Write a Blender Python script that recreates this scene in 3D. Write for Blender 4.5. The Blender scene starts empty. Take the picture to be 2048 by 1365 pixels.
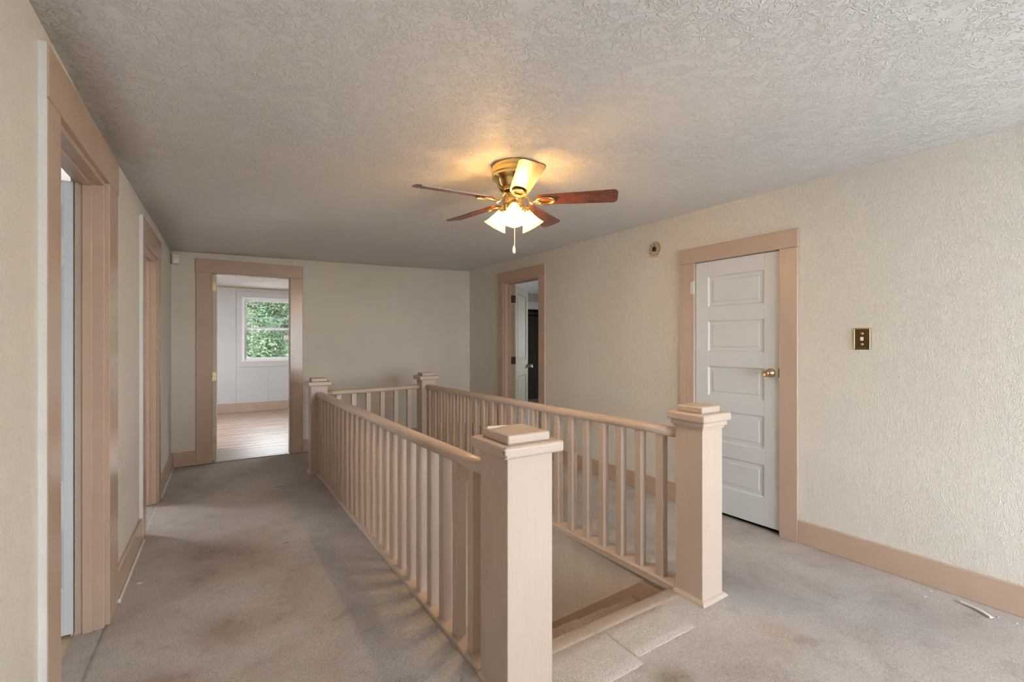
import bpy, bmesh, math, random
from mathutils import Vector, Matrix
random.seed(7)
C = bpy.context.scene.collection
PI = math.pi

# ------------------------------------------------------------------ camera
H = 1.373
cam_d = bpy.data.cameras.new('camera')
cam = bpy.data.objects.new('camera', cam_d); C.objects.link(cam)
cam.location = (0, 0, H)
cam.rotation_euler = (PI/2, 0, -math.radians(32.33))
cam_d.sensor_width = 36; cam_d.lens = 16.0
cam_d.shift_y = 3.5/2048
cam_d.clip_start = 0.02
bpy.context.scene.camera = cam

# ------------------------------------------------------------------ sky / exposure
sc = bpy.context.scene
sc.view_settings.view_transform = 'Standard'
sc.view_settings.look = 'None'
sc.view_settings.gamma = 1
sc.view_settings.use_curve_mapping = False
sc.view_settings.exposure = 0.10
W = bpy.data.worlds.new('sky'); sc.world = W; W.use_nodes = True
wn = W.node_tree.nodes; wl_ = W.node_tree.links
bg = wn['Background']
g = wn.new('ShaderNodeTexCoord'); sx = wn.new('ShaderNodeSeparateXYZ'); cr = wn.new('ShaderNodeValToRGB')
wl_.new(g.outputs['Generated'], sx.inputs[0]); wl_.new(sx.outputs['Z'], cr.inputs[0])
cr.color_ramp.elements[0].position = 0.0; cr.color_ramp.elements[0].color = (0.955, 0.955, 1.0, 1)
cr.color_ramp.elements[1].position = 0.7; cr.color_ramp.elements[1].color = (0.87, 0.91, 1.0, 1)
wl_.new(cr.outputs[0], bg.inputs[0]); bg.inputs[1].default_value = 18.3
LAMP_W = 21.0      # each of the three fan bulbs
SHADE_E = 1.6

def portal(name, loc, rot, sx_, sy_):
    l = bpy.data.lights.new(name, 'AREA'); l.shape = 'RECTANGLE'; l.size = sx_; l.size_y = sy_
    l.cycles.is_portal = True
    o = bpy.data.objects.new(name, l); C.objects.link(o); o.location = loc; o.rotation_euler = rot
    return o
FWS = ((0.95, 1.95, 0.25, 2.25), (2.2, 3.3, 0.25, 2.25))      # two hall windows behind the camera: x0 x1 z0 z1
BW = (0.30, 1.30, 1.0, 2.28)      # bedroom window
YF = -2.05                         # wall behind the camera
for FW in FWS: portal('daylight_portal', ((FW[0]+FW[1])/2, YF-0.125, (FW[2]+FW[3])/2), (PI/2, 0, 0), FW[1]-FW[0], FW[3]-FW[2])
portal('daylight_portal', ((BW[0]+BW[1])/2, 10.575, (BW[2]+BW[3])/2), (-PI/2, 0, 0), BW[1]-BW[0], BW[3]-BW[2])
portal('daylight_portal', (-2.125, 8.3, 1.5), (PI/2, 0, -PI/2), 1.9, 1.5)
portal('daylight_portal', (3.125, 8.3, 1.5), (PI/2, 0, PI/2), 1.9, 1.5)
portal('daylight_portal', (-3.325, 1.9, 1.45), (PI/2, 0, -PI/2), 0.6, 1.0)
portal('daylight_portal', (7.125, 6.2, 1.5), (PI/2, 0, PI/2), 1.0, 1.2)

portal('daylight_portal', (1.55, 5.36, -1.52), (-PI/2, 0, 0), 1.05, 1.55)
# ------------------------------------------------------------------ materials
MT = {}
def base(name, col, rough=0.5, metal=0.0, spec=0.5):
    m = bpy.data.materials.new(name); m.use_nodes = True
    b = m.node_tree.nodes['Principled BSDF']
    b.inputs['Base Color'].default_value = (*col, 1); b.inputs['Roughness'].default_value = rough
    b.inputs['Metallic'].default_value = metal
    b.inputs['Specular IOR Level'].default_value = spec
    MT[name] = m
    return m, m.node_tree.nodes, m.node_tree.links, b
def N(n, t, **k):
    x = n.new(t)
    for a, v in k.items():
        if a in ('operation', 'blend_type', 'data_type', 'feature', 'noise_dimensions', 'interpolation_type', 'wave_type', 'bands_direction'): setattr(x, a, v)
        else: x.inputs[a].default_value = v
    return x
def coord(n, l, scale=(1, 1, 1), kind='Object'):
    tc = n.new('ShaderNodeTexCoord'); mp = n.new('ShaderNodeMapping'); mp.inputs['Scale'].default_value = scale
    l.new(tc.outputs[kind], mp.inputs[0]); return mp.outputs[0]
def ramp(n, l, src, stops):
    r = n.new('ShaderNodeValToRGB'); l.new(src, r.inputs[0])
    e = r.color_ramp.elements
    while len(e) > 1: e.remove(e[-1])
    e[0].position = stops[0][0]; e[0].color = (*stops[0][1], 1)
    for p, c in stops[1:]:
        k = e.new(p); k.color = (*c, 1)
    return r.outputs[0]
def gray(v): return (v, v, v)

def paint(name, col, rough, vary=0.06, bscale=60, bstr=0.15, bdist=0.002, spec=0.5, stretch=(1, 1, 1)):
    m, n, l, b = base(name, col, rough, spec=spec)
    co = coord(n, l, stretch)
    nz = N(n, 'ShaderNodeTexNoise', Scale=3.5, Detail=5.0, Roughness=0.6); l.new(co, nz.inputs['Vector'])
    c2 = ramp(n, l, nz.outputs['Fac'], [(0.3, tuple(c*(1-vary) for c in col)), (0.7, tuple(min(1, c*(1+vary)) for c in col))])
    l.new(c2, b.inputs['Base Color'])
    nb = N(n, 'ShaderNodeTexNoise', Scale=bscale, Detail=3.0, Distortion=0.4); l.new(co, nb.inputs['Vector'])
    bp = N(n, 'ShaderNodeBump', Strength=bstr, Distance=bdist); l.new(nb.outputs['Fac'], bp.inputs['Height'])
    l.new(bp.outputs[0], b.inputs['Normal'])
    return m

def stomp(name, col, rough, scale, strength, dist, vary=0.05, stain=None, stretch=(1, 1, 1), nl_=3, mask=(0.36, 0.56), fine=0.35):
    """trowelled / brushed plaster: thin curved ridges in patches"""
    m, n, l, b = base(name, col, rough, spec=0.35)
    co = coord(n, l, stretch)
    hs = []
    for i, (sc_, off, wdt) in enumerate(((scale, 0.5, 0.06), (scale*1.6, 0.46, 0.06), (scale*1.25, 0.56, 0.05))[:nl_]):
        nz = N(n, 'ShaderNodeTexNoise', Scale=sc_, Detail=1.5, Roughness=0.5, Distortion=0.9); l.new(co, nz.inputs['Vector'])
        s1 = N(n, 'ShaderNodeMath', operation='SUBTRACT'); s1.inputs[1].default_value = off; l.new(nz.outputs['Fac'], s1.inputs[0])
        ab = N(n, 'ShaderNodeMath', operation='ABSOLUTE'); l.new(s1.outputs[0], ab.inputs[0])
        mr = n.new('ShaderNodeMapRange'); mr.interpolation_type = 'SMOOTHSTEP'
        mr.inputs['From Min'].default_value = 0.0; mr.inputs['From Max'].default_value = wdt
        mr.inputs['To Min'].default_value = 1.0; mr.inputs['To Max'].default_value = 0.0
        l.new(ab.outputs[0], mr.inputs['Value'])
        mk = N(n, 'ShaderNodeTexNoise', Scale=scale*0.5+i*3, Detail=1.0); l.new(co, mk.inputs['Vector'])
        mm = n.new('ShaderNodeMapRange'); mm.inputs['From Min'].default_value = mask[0]; mm.inputs['From Max'].default_value = mask[1]
        l.new(mk.outputs['Fac'], mm.inputs['Value'])
        mu = N(n, 'ShaderNodeMath', operation='MULTIPLY'); l.new(mr.outputs[0], mu.inputs[0]); l.new(mm.outputs[0], mu.inputs[1])
        hs.append(mu.outputs[0])
    a0 = N(n, 'ShaderNodeMath', operation='MAXIMUM'); l.new(hs[0], a0.inputs[0]); l.new(hs[1], a0.inputs[1])
    ad = N(n, 'ShaderNodeMath', operation='MAXIMUM'); l.new(a0.outputs[0], ad.inputs[0]); l.new(hs[-1], ad.inputs[1])
    fn = N(n, 'ShaderNodeTexNoise', Scale=scale*5, Detail=3.0); l.new(co, fn.inputs['Vector'])
    f2 = N(n, 'ShaderNodeMath', operation='MULTIPLY_ADD'); f2.inputs[1].default_value = fine; l.new(fn.outputs['Fac'], f2.inputs[0]); l.new(ad.outputs[0], f2.inputs[2])
    bp = N(n, 'ShaderNodeBump', Strength=strength, Distance=dist); l.new(f2.outputs[0], bp.inputs['Height'])
    l.new(bp.outputs[0], b.inputs['Normal'])
    nz = N(n, 'ShaderNodeTexNoise', Scale=1.3, Detail=6.0, Roughness=0.65); l.new(co, nz.inputs['Vector'])
    c2 = ramp(n, l, nz.outputs['Fac'], [(0.3, tuple(c*(1-vary) for c in col)), (0.7, tuple(min(1, c*(1+vary)) for c in col))])
    l.new(c2, b.inputs['Base Color'])
    return m

stomp('wall_cream', (0.74, 0.695, 0.635), 0.5, 42, 0.6, 0.0026, vary=0.025, stretch=(1, 1, 0.55))
stomp('wall_smooth', (0.67, 0.605, 0.52), 0.55, 22, 0.12, 0.0015)  # same paint as the cream wall, lamp warmth and dimness put into its colour
stomp('ceiling_white', (0.79, 0.78, 0.78), 0.6, 27, 0.72, 0.005, vary=0.02, nl_=2, mask=(0.40, 0.52), fine=0.12)
stomp('stair_plaster', (0.76, 0.66, 0.565), 0.6, 24, 0.45, 0.003)
stomp('ceiling_pink', (0.78, 0.71, 0.70), 0.6, 20, 0.6, 0.004, vary=0.02)
paint('trim_tan', (0.52, 0.38, 0.30), 0.2, 0.05, 45, 0.25, 0.002)
paint('trim_tan_rough', (0.52, 0.39, 0.31), 0.34, 0.06, 30, 0.5, 0.004, stretch=(1, 1, 0.25))
paint('rail_tan', (0.575, 0.46, 0.385), 0.34, 0.05, 34, 0.75, 0.004, stretch=(1, 1, 0.3))
paint('door_white', (0.66, 0.685, 0.715), 0.38, 0.03, 50, 0.2, 0.0015)
paint('door_cream', (0.62, 0.56, 0.43), 0.6, 0.03, 50, 0.15, 0.0015)
paint('white_vinyl', (0.88, 0.87, 0.88), 0.35, 0.02, 40, 0.05, 0.001)
paint('panel_grey', (0.62, 0.60, 0.60), 0.45, 0.03, 8, 0.05, 0.001)
paint('white_edge', (0.72, 0.70, 0.67), 0.5, 0.06, 60, 0.4, 0.003)
paint('pale_floor', (0.58, 0.60, 0.62), 0.6, 0.06, 100, 0.3, 0.003)
paint('linoleum', (0.62, 0.50, 0.33), 0.4, 0.10, 20, 0.1, 0.001)
paint('white_plastic', (0.68, 0.65, 0.58), 0.4, 0.02, 40, 0.03, 0.001)
paint('beige_plastic', (0.55, 0.47, 0.34), 0.45, 0.10, 60, 0.2, 0.001)
paint('dark_paint', (0.16, 0.15, 0.14), 0.6, 0.05)
paint('black', (0.01, 0.01, 0.01), 0.5, 0.0)
paint('paper', (0.82, 0.80, 0.79), 0.6, 0.02)
paint('raw_wood', (0.20, 0.15, 0.11), 0.8, 0.2, 90, 0.6, 0.003)
paint('grass', (0.30, 0.29, 0.25), 0.9, 0.3, 4, 0.5, 0.05)
paint('reflector_white', (0.80, 0.80, 0.80), 0.5, 0.03)
paint('exterior', (0.6, 0.6, 0.58), 0.7, 0.03)
paint('bark', (0.10, 0.075, 0.05), 0.9, 0.2, 12, 0.6, 0.03)
paint('cable', (0.05, 0.05, 0.055), 0.9, 0.0, spec=0.0)

def brass(name, col, rough):
    m, n, l, b = base(name, col, rough, metal=1.0)
    co = coord(n, l); nz = N(n, 'ShaderNodeTexNoise', Scale=30.0, Detail=4.0); l.new(co, nz.inputs['Vector'])
    r = ramp(n, l, nz.outputs['Fac'], [(0.3, gray(rough*0.8)), (0.75, gray(min(1, rough*1.5)))]); l.new(r, b.inputs['Roughness'])
    return m
brass('brass', (0.83, 0.62, 0.25), 0.12)
brass('brass_hinge', (0.72, 0.56, 0.26), 0.35)
brass('brass_aged', (0.60, 0.47, 0.30), 0.3)
brass('brass_dark', (0.13, 0.09, 0.045), 0.38)
brass('bronze_rust', (0.16, 0.10, 0.07), 0.55)
brass('copper', (0.75, 0.42, 0.25), 0.3)

# wood of the fan blades
m, n, l, b = base('blade_wood', (0.2, 0.05, 0.02), 0.28, spec=0.6)
co = coord(n, l, (2.5, 6, 6))
nz = N(n, 'ShaderNodeTexNoise', Scale=6.0, Detail=6.0, Distortion=1.2); l.new(co, nz.inputs['Vector'])
l.new(ramp(n, l, nz.outputs['Fac'], [(0.32, (0.055, 0.018, 0.012)), (0.5, (0.16, 0.045, 0.028)), (0.7, (0.26, 0.085, 0.05))]), b.inputs['Base Color'])
b.inputs['Coat Weight'].default_value = 0.3; b.inputs['Coat Roughness'].default_value = 0.3

# glowing frosted glass: brightest round the bulb, fading to the neck
m = bpy.data.materials.new('shade_glass'); m.use_nodes = True; MT['shade_glass'] = m
n = m.node_tree.nodes; l = m.node_tree.links; b = n['Principled BSDF']; out = n['Material Output']
b.inputs['Base Color'].default_value = (0.55, 0.47, 0.34, 1); b.inputs['Roughness'].default_value = 0.35
tc = n.new('ShaderNodeTexCoord'); sp = n.new('ShaderNodeSeparateXYZ'); l.new(tc.outputs['Object'], sp.inputs[0])
mr = n.new('ShaderNodeMapRange'); mr.inputs['From Min'].default_value = -0.02; mr.inputs['From Max'].default_value = -0.075
mr.inputs['To Min'].default_value = SHADE_E*0.07; mr.inputs['To Max'].default_value = SHADE_E; l.new(sp.outputs['Z'], mr.inputs['Value'])
b.inputs['Emission Color'].default_value = (1.0, 0.70, 0.38, 1); l.new(mr.outputs[0], b.inputs['Emission Strength'])
tr = n.new('ShaderNodeBsdfTransparent'); tr.inputs[0].default_value = (1, 0.88, 0.68, 1)
mx = n.new('ShaderNodeMixShader'); mx.inputs[0].default_value = 0.45
l.new(tr.outputs[0], mx.inputs[1]); l.new(b.outputs[0], mx.inputs[2]); l.new(mx.outputs[0], out.inputs[0])

m, n, l, b = base('bulb_glow', (1, 0.9, 0.7), 0.3)
b.inputs['Emission Color'].default_value = (1.0, 0.78, 0.48, 1); b.inputs['Emission Strength'].default_value = 8
tr = n.new('ShaderNodeBsdfTransparent'); mx = n.new('ShaderNodeMixShader'); mx.inputs[0].default_value = 0.35
l.new(tr.outputs[0], mx.inputs[1]); l.new(b.outputs[0], mx.inputs[2]); l.new(mx.outputs[0], n['Material Output'].inputs[0])

# window glass
m = bpy.data.materials.new('window_glass'); m.use_nodes = True; MT['window_glass'] = m
n = m.node_tree.nodes; l = m.node_tree.links; out = n['Material Output']; n.remove(n['Principled BSDF'])
tr = n.new('ShaderNodeBsdfTransparent'); tr.inputs[0].default_value = (0.93, 0.96, 0.95, 1)
gl = n.new('ShaderNodeBsdfGlossy'); gl.inputs['Roughness'].default_value = 0.02
lw = n.new('ShaderNodeFresnel'); lw.inputs[0].default_value = 1.18
mx = n.new('ShaderNodeMixShader'); l.new(lw.outputs[0], mx.inputs[0]); l.new(tr.outputs[0], mx.inputs[1]); l.new(gl.outputs[0], mx.inputs[2]); l.new(mx.outputs[0], out.inputs[0])

# carpet
def carpet(name, c_lo, c_mid, c_hi):
    m, n, l, b = base(name, c_mid, 0.95, spec=0.1)
    co = coord(n, l)
    big = N(n, 'ShaderNodeTexNoise', Scale=1.6, Detail=5.0, Roughness=0.62, Distortion=0.5); l.new(co, big.inputs['Vector'])
    cb = ramp(n, l, big.outputs['Fac'], [(0.28, c_lo), (0.5, c_mid), (0.72, c_hi)])
    st = N(n, 'ShaderNodeTexNoise', Scale=5.5, Detail=6.0, Roughness=0.7); l.new(co, st.inputs['Vector'])
    cs = ramp(n, l, st.outputs['Fac'], [(0.30, (0.66, 0.60, 0.55)), (0.45, (0.97, 0.96, 0.95)), (0.7, (1.04, 1.03, 1.03))])
    mu = n.new('ShaderNodeMixRGB'); mu.blend_type = 'MULTIPLY'; mu.inputs[0].default_value = 0.7
    l.new(cb, mu.inputs[1]); l.new(cs, mu.inputs[2])
    last = mu.outputs[0]
    if name == 'carpet':
        for sx_, sy_, rad, colr in ((-0.28, 2.15, 0.30, (0.66, 0.53, 0.44)), (0.05, 2.55, 0.22, (0.80, 0.72, 0.66)), (0.25, 1.75, 0.18, (0.85, 0.77, 0.70)), (0.18, 3.6, 0.35, (0.88, 0.83, 0.78)), (1.55, 1.22, 0.10, (0.72, 0.66, 0.58)), (2.45, 1.65, 0.12, (0.80, 0.78, 0.74)), (2.2, 1.15, 0.16, (0.88, 0.82, 0.75))):
            vm = n.new('ShaderNodeVectorMath'); vm.operation = 'SUBTRACT'; vm.inputs[1].default_value = (sx_, sy_, 0); l.new(co, vm.inputs[0])
            ln = n.new('ShaderNodeVectorMath'); ln.operation = 'LENGTH'; l.new(vm.outputs[0], ln.inputs[0])
            wob = N(n, 'ShaderNodeMath', operation='MULTIPLY_ADD'); wob.inputs[1].default_value = rad*1.6; l.new(st.outputs['Fac'], wob.inputs[0]); l.new(ln.outputs['Value'], wob.inputs[2])
            m_ = n.new('ShaderNodeMapRange'); m_.interpolation_type = 'SMOOTHSTEP'; m_.inputs['From Min'].default_value = rad*0.9; m_.inputs['From Max'].default_value = rad*2.0
            m_.inputs['To Min'].default_value = 1.0; m_.inputs['To Max'].default_value = 0.0; l.new(wob.outputs[0], m_.inputs['Value'])
            ms_ = n.new('ShaderNodeMixRGB'); ms_.blend_type = 'MULTIPLY'; ms_.inputs[2].default_value = (*colr, 1); l.new(m_.outputs[0], ms_.inputs[0]); l.new(last, ms_.inputs[1]); last = ms_.outputs[0]
    fi = N(n, 'ShaderNodeTexNoise', Scale=290.0, Detail=2.0, Roughness=0.7); l.new(co, fi.inputs['Vector'])
    cf = ramp(n, l, fi.outputs['Fac'], [(0.34, gray(0.5)), (0.5, gray(0.97)), (0.66, gray(1.38))])
    m2 = n.new('ShaderNodeMixRGB'); m2.blend_type = 'MULTIPLY'; m2.inputs[0].default_value = 0.85
    l.new(last, m2.inputs[1]); l.new(cf, m2.inputs[2]); l.new(m2.outputs[0], b.inputs['Base Color'])
    md = N(n, 'ShaderNodeTexNoise', Scale=55.0, Detail=2.0); l.new(co, md.inputs['Vector'])
    ad = N(n, 'ShaderNodeMath', operation='ADD'); l.new(fi.outputs['Fac'], ad.inputs[0]); l.new(md.outputs['Fac'], ad.inputs[1])
    bp = N(n, 'ShaderNodeBump', Strength=0.9, Distance=0.006); l.new(ad.outputs[0], bp.inputs['Height']); l.new(bp.outputs[0], b.inputs['Normal'])
    b.inputs['Sheen Weight'].default_value = 0.25; b.inputs['Sheen Roughness'].default_value = 0.6
    return m
carpet('carpet', (0.40, 0.335, 0.30), (0.52, 0.46, 0.425), (0.60, 0.54, 0.505))
carpet('carpet_patch', (0.55, 0.49, 0.45), (0.60, 0.54, 0.50), (0.65, 0.59, 0.55))
carpet('carpet_edge', (0.42, 0.32, 0.25), (0.50, 0.39, 0.31), (0.55, 0.44, 0.36))

# wooden planks, worn
m, n, l, b = base('worn_planks', (0.42, 0.25, 0.17), 0.33, spec=0.5)
co = coord(n, l, (1, 9, 1))
nz = N(n, 'ShaderNodeTexNoise', Scale=2.2, Detail=7.0, Roughness=0.65, Distortion=0.4); l.new(co, nz.inputs['Vector'])
l.new(ramp(n, l, nz.outputs['Fac'], [(0.3, (0.30, 0.16, 0.10)), (0.46, (0.47, 0.31, 0.23)), (0.68, (0.58, 0.46, 0.38))]), b.inputs['Base Color'])
# leaves
def leafmat(name, a, c):
    m, n, l, b = base(name, a, 0.8, spec=0.1)
    oi = n.new('ShaderNodeTexCoord'); nz = N(n, 'ShaderNodeTexNoise', Scale=1.1, Detail=3.0); l.new(oi.outputs['Object'], nz.inputs['Vector'])
    cc = ramp(n, l, nz.outputs['Fac'], [(0.35, a), (0.65, c)]); l.new(cc, b.inputs['Base Color'])
    tl = n.new('ShaderNodeBsdfTranslucent'); l.new(cc, tl.inputs[0]); mx = n.new('ShaderNodeMixShader'); mx.inputs[0].default_value = 0.35
    o = n['Material Output']; l.new(b.outputs[0], mx.inputs[1]); l.new(tl.outputs[0], mx.inputs[2]); l.new(mx.outputs[0], o.inputs[0])
leafmat('leaf_light', (0.075, 0.110, 0.066), (0.125, 0.155, 0.095))
paint('leaf_hill', (0.07, 0.11, 0.055), 0.9, 0.6, 3, 1.0, 0.4)
leafmat('leaf_dark', (0.040, 0.066, 0.045), (0.070, 0.095, 0.066))

# ------------------------------------------------------------------ helpers
def tag(o, label=None, cat=None, group=None, kind=None):
    if label: o['label'] = label
    if cat: o['category'] = cat
    if group: o['group'] = group
    if kind: o['kind'] = kind
    return o
def wloc(o):
    v = Vector((0, 0, 0))
    while o is not None: v = v + Vector(o.location); o = o.parent
    return v
def empty(name, loc, label=None, cat=None, group=None, kind=None):
    o = bpy.data.objects.new(name, None); o.empty_display_size = 0.1; o.location = loc; C.objects.link(o)
    return tag(o, label, cat, group, kind)
def obj(name, bm, mat, parent=None, label=None, smooth=False, origin=None, cat=None, group=None, kind=None):
    """bm in world coordinates; origin (world) of the object defaults to its base centre when top level"""
    bmesh.ops.recalc_face_normals(bm, faces=bm.faces)
    if origin is None:
        if parent is not None: origin = wloc(parent)
        else: origin = Vector((0, 0, 0))
    origin = Vector(origin)
    bmesh.ops.translate(bm, verts=bm.verts, vec=-origin)
    me = bpy.data.meshes.new(name); bm.to_mesh(me); bm.free()
    if smooth:
        for p in me.polygons: p.use_smooth = True
    for mm in (mat if isinstance(mat, (list, tuple)) else [mat]): me.materials.append(MT[mm])
    o = bpy.data.objects.new(name, me); C.objects.link(o)
    if parent is not None: o.parent = parent; o.location = origin - wloc(parent)
    else: o.location = origin
    return tag(o, label, cat, group, kind)
def copy(o, parent, loc, name=None):
    c = o.copy(); C.objects.link(c); c.parent = parent; c.location = loc; return c

def frame(O, e1, e2):
    O = Vector((O[0], O[1], 0)); e1 = Vector((e1[0], e1[1], 0)).normalized(); e2 = Vector((e2[0], e2[1], 0)).normalized()
    return lambda s, o, z: O + e1*s + e2*o + Vector((0, 0, z))
TW = lambda x, y, z: Vector((x, y, z))
TL = frame((-0.49, 0), (0, 1), (-1, 0))                       # left wall
TB = frame((0, 6.22), (1, 0), (0, 1))                          # far wall of the hall
TR = frame((3.176+6.09*0.0371, 0), (-0.0371, 1), (1, 0.0371))  # right wall (runs slightly askew)
TF = frame((0, YF), (1, 0), (0, -1))                           # wall behind the camera
TBF = frame((0, 10.45), (1, 0), (0, 1))                        # bedroom window wall

def box(bm, T, a0, a1, b0, b1, c0, c1, bev=0.0, seg=1):
    vs = [bm.verts.new(T(a, b_, c)) for a in (a0, a1) for b_ in (b0, b1) for c in (c0, c1)]
    fs = []
    for q in ((0, 1, 3, 2), (4, 6, 7, 5), (0, 4, 5, 1), (2, 3, 7, 6), (0, 2, 6, 4), (1, 5, 7, 3)):
        fs.append(bm.faces.new([vs[i] for i in q]))
    if bev > 0:
        ed = {e for f in fs for e in f.edges}
        bmesh.ops.bevel(bm, geom=list(ed), offset=bev, segments=seg, profile=0.5, affect='EDGES')
    return bm
def B(T, a0, a1, b0, b1, c0, c1, bev=0.0, seg=1): return box(bmesh.new(), T, a0, a1, b0, b1, c0, c1, bev, seg)
def loft(bm, rings, close=True, caps=True):
    R = [[bm.verts.new(p) for p in r] for r in rings]
    k = len(R[0])
    for a, b_ in zip(R, R[1:]):
        for i in range(k if close else k-1):
            bm.faces.new((a[i], a[(i+1) % k], b_[(i+1) % k], b_[i]))
    if caps and close:
        bm.faces.new(R[0]); bm.faces.new(list(reversed(R[-1])))
    return bm
def lathe(bm, M, prof, k=24, caps=True):
    rings = [[M @ Vector((max(r, 1e-4)*math.cos(2*PI*i/k), max(r, 1e-4)*math.sin(2*PI*i/k), z)) for i in range(k)] for r, z in prof]
    return loft(bm, rings, True, caps)
def tube(bm, pts, r, k=8, closed=False, rv=None):
    pts = [Vector(p) for p in pts]; n_ = len(pts); rings = []
    up = Vector((0, 0, 1))
    for i, p in enumerate(pts):
        a = pts[(i-1) % n_] if (closed or i > 0) else p
        c = pts[(i+1) % n_] if (closed or i < n_-1) else p
        t = (c-a).normalized()
        s = t.cross(up)
        if s.length < 1e-3: s = t.cross(Vector((0, 1, 0)))
        s.normalize(); u = s.cross(t)
        rr = rv[i] if rv else r
        rings.append([p + s*rr*math.cos(2*PI*j/k) + u*rr*math.sin(2*PI*j/k) for j in range(k)])
    if closed: rings.append(rings[0])
    R = [[bm.verts.new(p) for p in q] for q in (rings[:-1] if closed else rings)]
    if closed: R.append(R[0])
    for a, b_ in zip(R, R[1:]):
        for j in range(k): bm.faces.new((a[j], a[(j+1) % k], b_[(j+1) % k], b_[j]))
    if not closed: bm.faces.new(R[0]); bm.faces.new(list(reversed(R[-1])))
    return bm

def cz(x, y):
    """height of the old, slightly uneven ceiling"""
    pts = [(-3, 2.40), (1.5, 2.40), (3.1, 2.352), (6.4, 2.382)]
    zl = pts[-1][1]
    for (a, za), (b_, zb) in zip(pts, pts[1:]):
        if y <= b_:
            t = max(0, (y-a)/(b_-a)); t = t*t*(3-2*t); zl = za+(zb-za)*t; break
    f = min(1, max(0, (x+0.49)/3.8)); return zl + (2.467-zl)*f

def wall(name, T, s0, s1, z0, ztop, openings, thick, mat, step=0.3, label=None, parent=None):
    """wall slab with rectangular openings (s0,s1,z0,z1); front face at o=0"""
    cuts = {s0, s1}
    for o_ in openings: cuts |= {o_[0], o_[1]}
    k = int((s1-s0)/step)
    for i in range(1, k): cuts.add(s0+(s1-s0)*i/k)
    cuts = sorted(cuts); cc = [cuts[0]]
    keep = {o_[0] for o_ in openings} | {o_[1] for o_ in openings} | {s0, s1}
    for c in cuts[1:]:
        if c-cc[-1] < 0.02 and c not in keep: continue
        cc.append(c)
    bm = bmesh.new()
    top = ztop if callable(ztop) else (lambda s: ztop)
    def quad(*p): bm.faces.new([bm.verts.new(T(*q)) for q in p])
    for a, b_ in zip(cc, cc[1:]):
        mid = (a+b_)/2
        op = sorted([o_ for o_ in openings if o_[0]-1e-6 < mid < o_[1]+1e-6], key=lambda q: q[2])
        spans = []; zc = z0
        for o_ in op:
            if o_[2] > zc: spans.append((zc, o_[2], False))
            zc = o_[3]
        spans.append((zc, None, True))
        for lo, hi, last in spans:
            ha = top(a) if hi is None else hi; hb = top(b_) if hi is None else hi
            quad((a, 0, lo), (b_, 0, lo), (b_, 0, hb), (a, 0, ha))
            quad((a, thick, lo), (b_, thick, lo), (b_, thick, hb), (a, thick, ha))
            quad((a, 0, ha), (b_, 0, hb), (b_, thick, hb), (a, thick, ha))
            quad((a, 0, lo), (b_, 0, lo), (b_, thick, lo), (a, thick, lo))
    for o_ in openings:
        for s in (o_[0], o_[1]): quad((s, 0, o_[2]), (s, 0, o_[3]), (s, thick, o_[3]), (s, thick, o_[2]))
    for s in (s0, s1): quad((s, 0, z0), (s, 0, top(s)), (s, thick, top(s)), (s, thick, z0))
    bmesh.ops.remove_doubles(bm, verts=bm.verts, dist=1e-5)
    return obj(name, bm, mat, parent, label, kind='structure')

# ================================================================== structure
WT = 0.12
D1 = (2.14, 2.92, 2.150)      # left wall near doorway (s0,s1,head)
D2 = (4.15, 4.91, 2.085)      # left wall far doorway
DB = (-0.116, 0.689, 2.172)   # far wall doorway
DR = (4.489, 5.27, 2.190)     # right wall far doorway
DC = (1.713, 2.386, 2.035)    # right wall closed door
wall('wall_left', TL, YF-0.12, 6.22+WT, -0.02, lambda s: cz(-0.49, s)+0.02, [(D1[0], D1[1], -0.02, D1[2]), (D2[0], D2[1], -0.02, D2[2])], WT, 'wall_cream', label='cream textured plaster wall on the left with two cased doorways')
wall('wall_back', TB, -0.49, 3.19, -0.02, lambda s: cz(s, 6.22)+0.02, [(DB[0], DB[1], -0.02, DB[2])], WT, 'wall_smooth', label='smooth cream wall at the far end of the landing with doorway')
wall('wall_right', TR, YF-0.12, 6.36, -0.02, lambda s: 2.49, [(DR[0], DR[1], -0.02, DR[2]), (DC[0], DC[1], -0.02, DC[2])], WT+0.03, 'wall_cream', label='cream textured plaster wall on the right with white panel door')
wall('wall_front', TF, -0.61, 3.62, -0.02, lambda s: cz(s, YF)+0.02, [tuple(q) for q in FWS], WT, 'wall_cream', label='cream wall with window behind the camera')

# ceiling, hall
bm = bmesh.new(); nx, ny = 20, 40
gv = [[bm.verts.new((-0.5+4.1*i/nx, YF-0.1+(6.30-YF+0.1)*j/ny, cz(-0.5+4.1*i/nx, YF-0.1+(6.30-YF+0.1)*j/ny)+0.006*math.sin(i*1.7+j*0.9)*math.sin(j*0.55)*(0 < i < nx-1))) for j in range(ny+1)] for i in range(nx+1)]
for i in range(nx):
    for j in range(ny): bm.faces.new((gv[i][j], gv[i+1][j], gv[i+1][j+1], gv[i][j+1]))
r = bmesh.ops.extrude_face_region(bm, geom=bm.faces[:])
bmesh.ops.translate(bm, verts=[v for v in r['geom'] if isinstance(v, bmesh.types.BMVert)], vec=(0, 0, 0.06))
obj('ceiling', bm, 'ceiling_white', smooth=True, kind='structure', label='white textured plaster ceiling over the landing')

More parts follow.
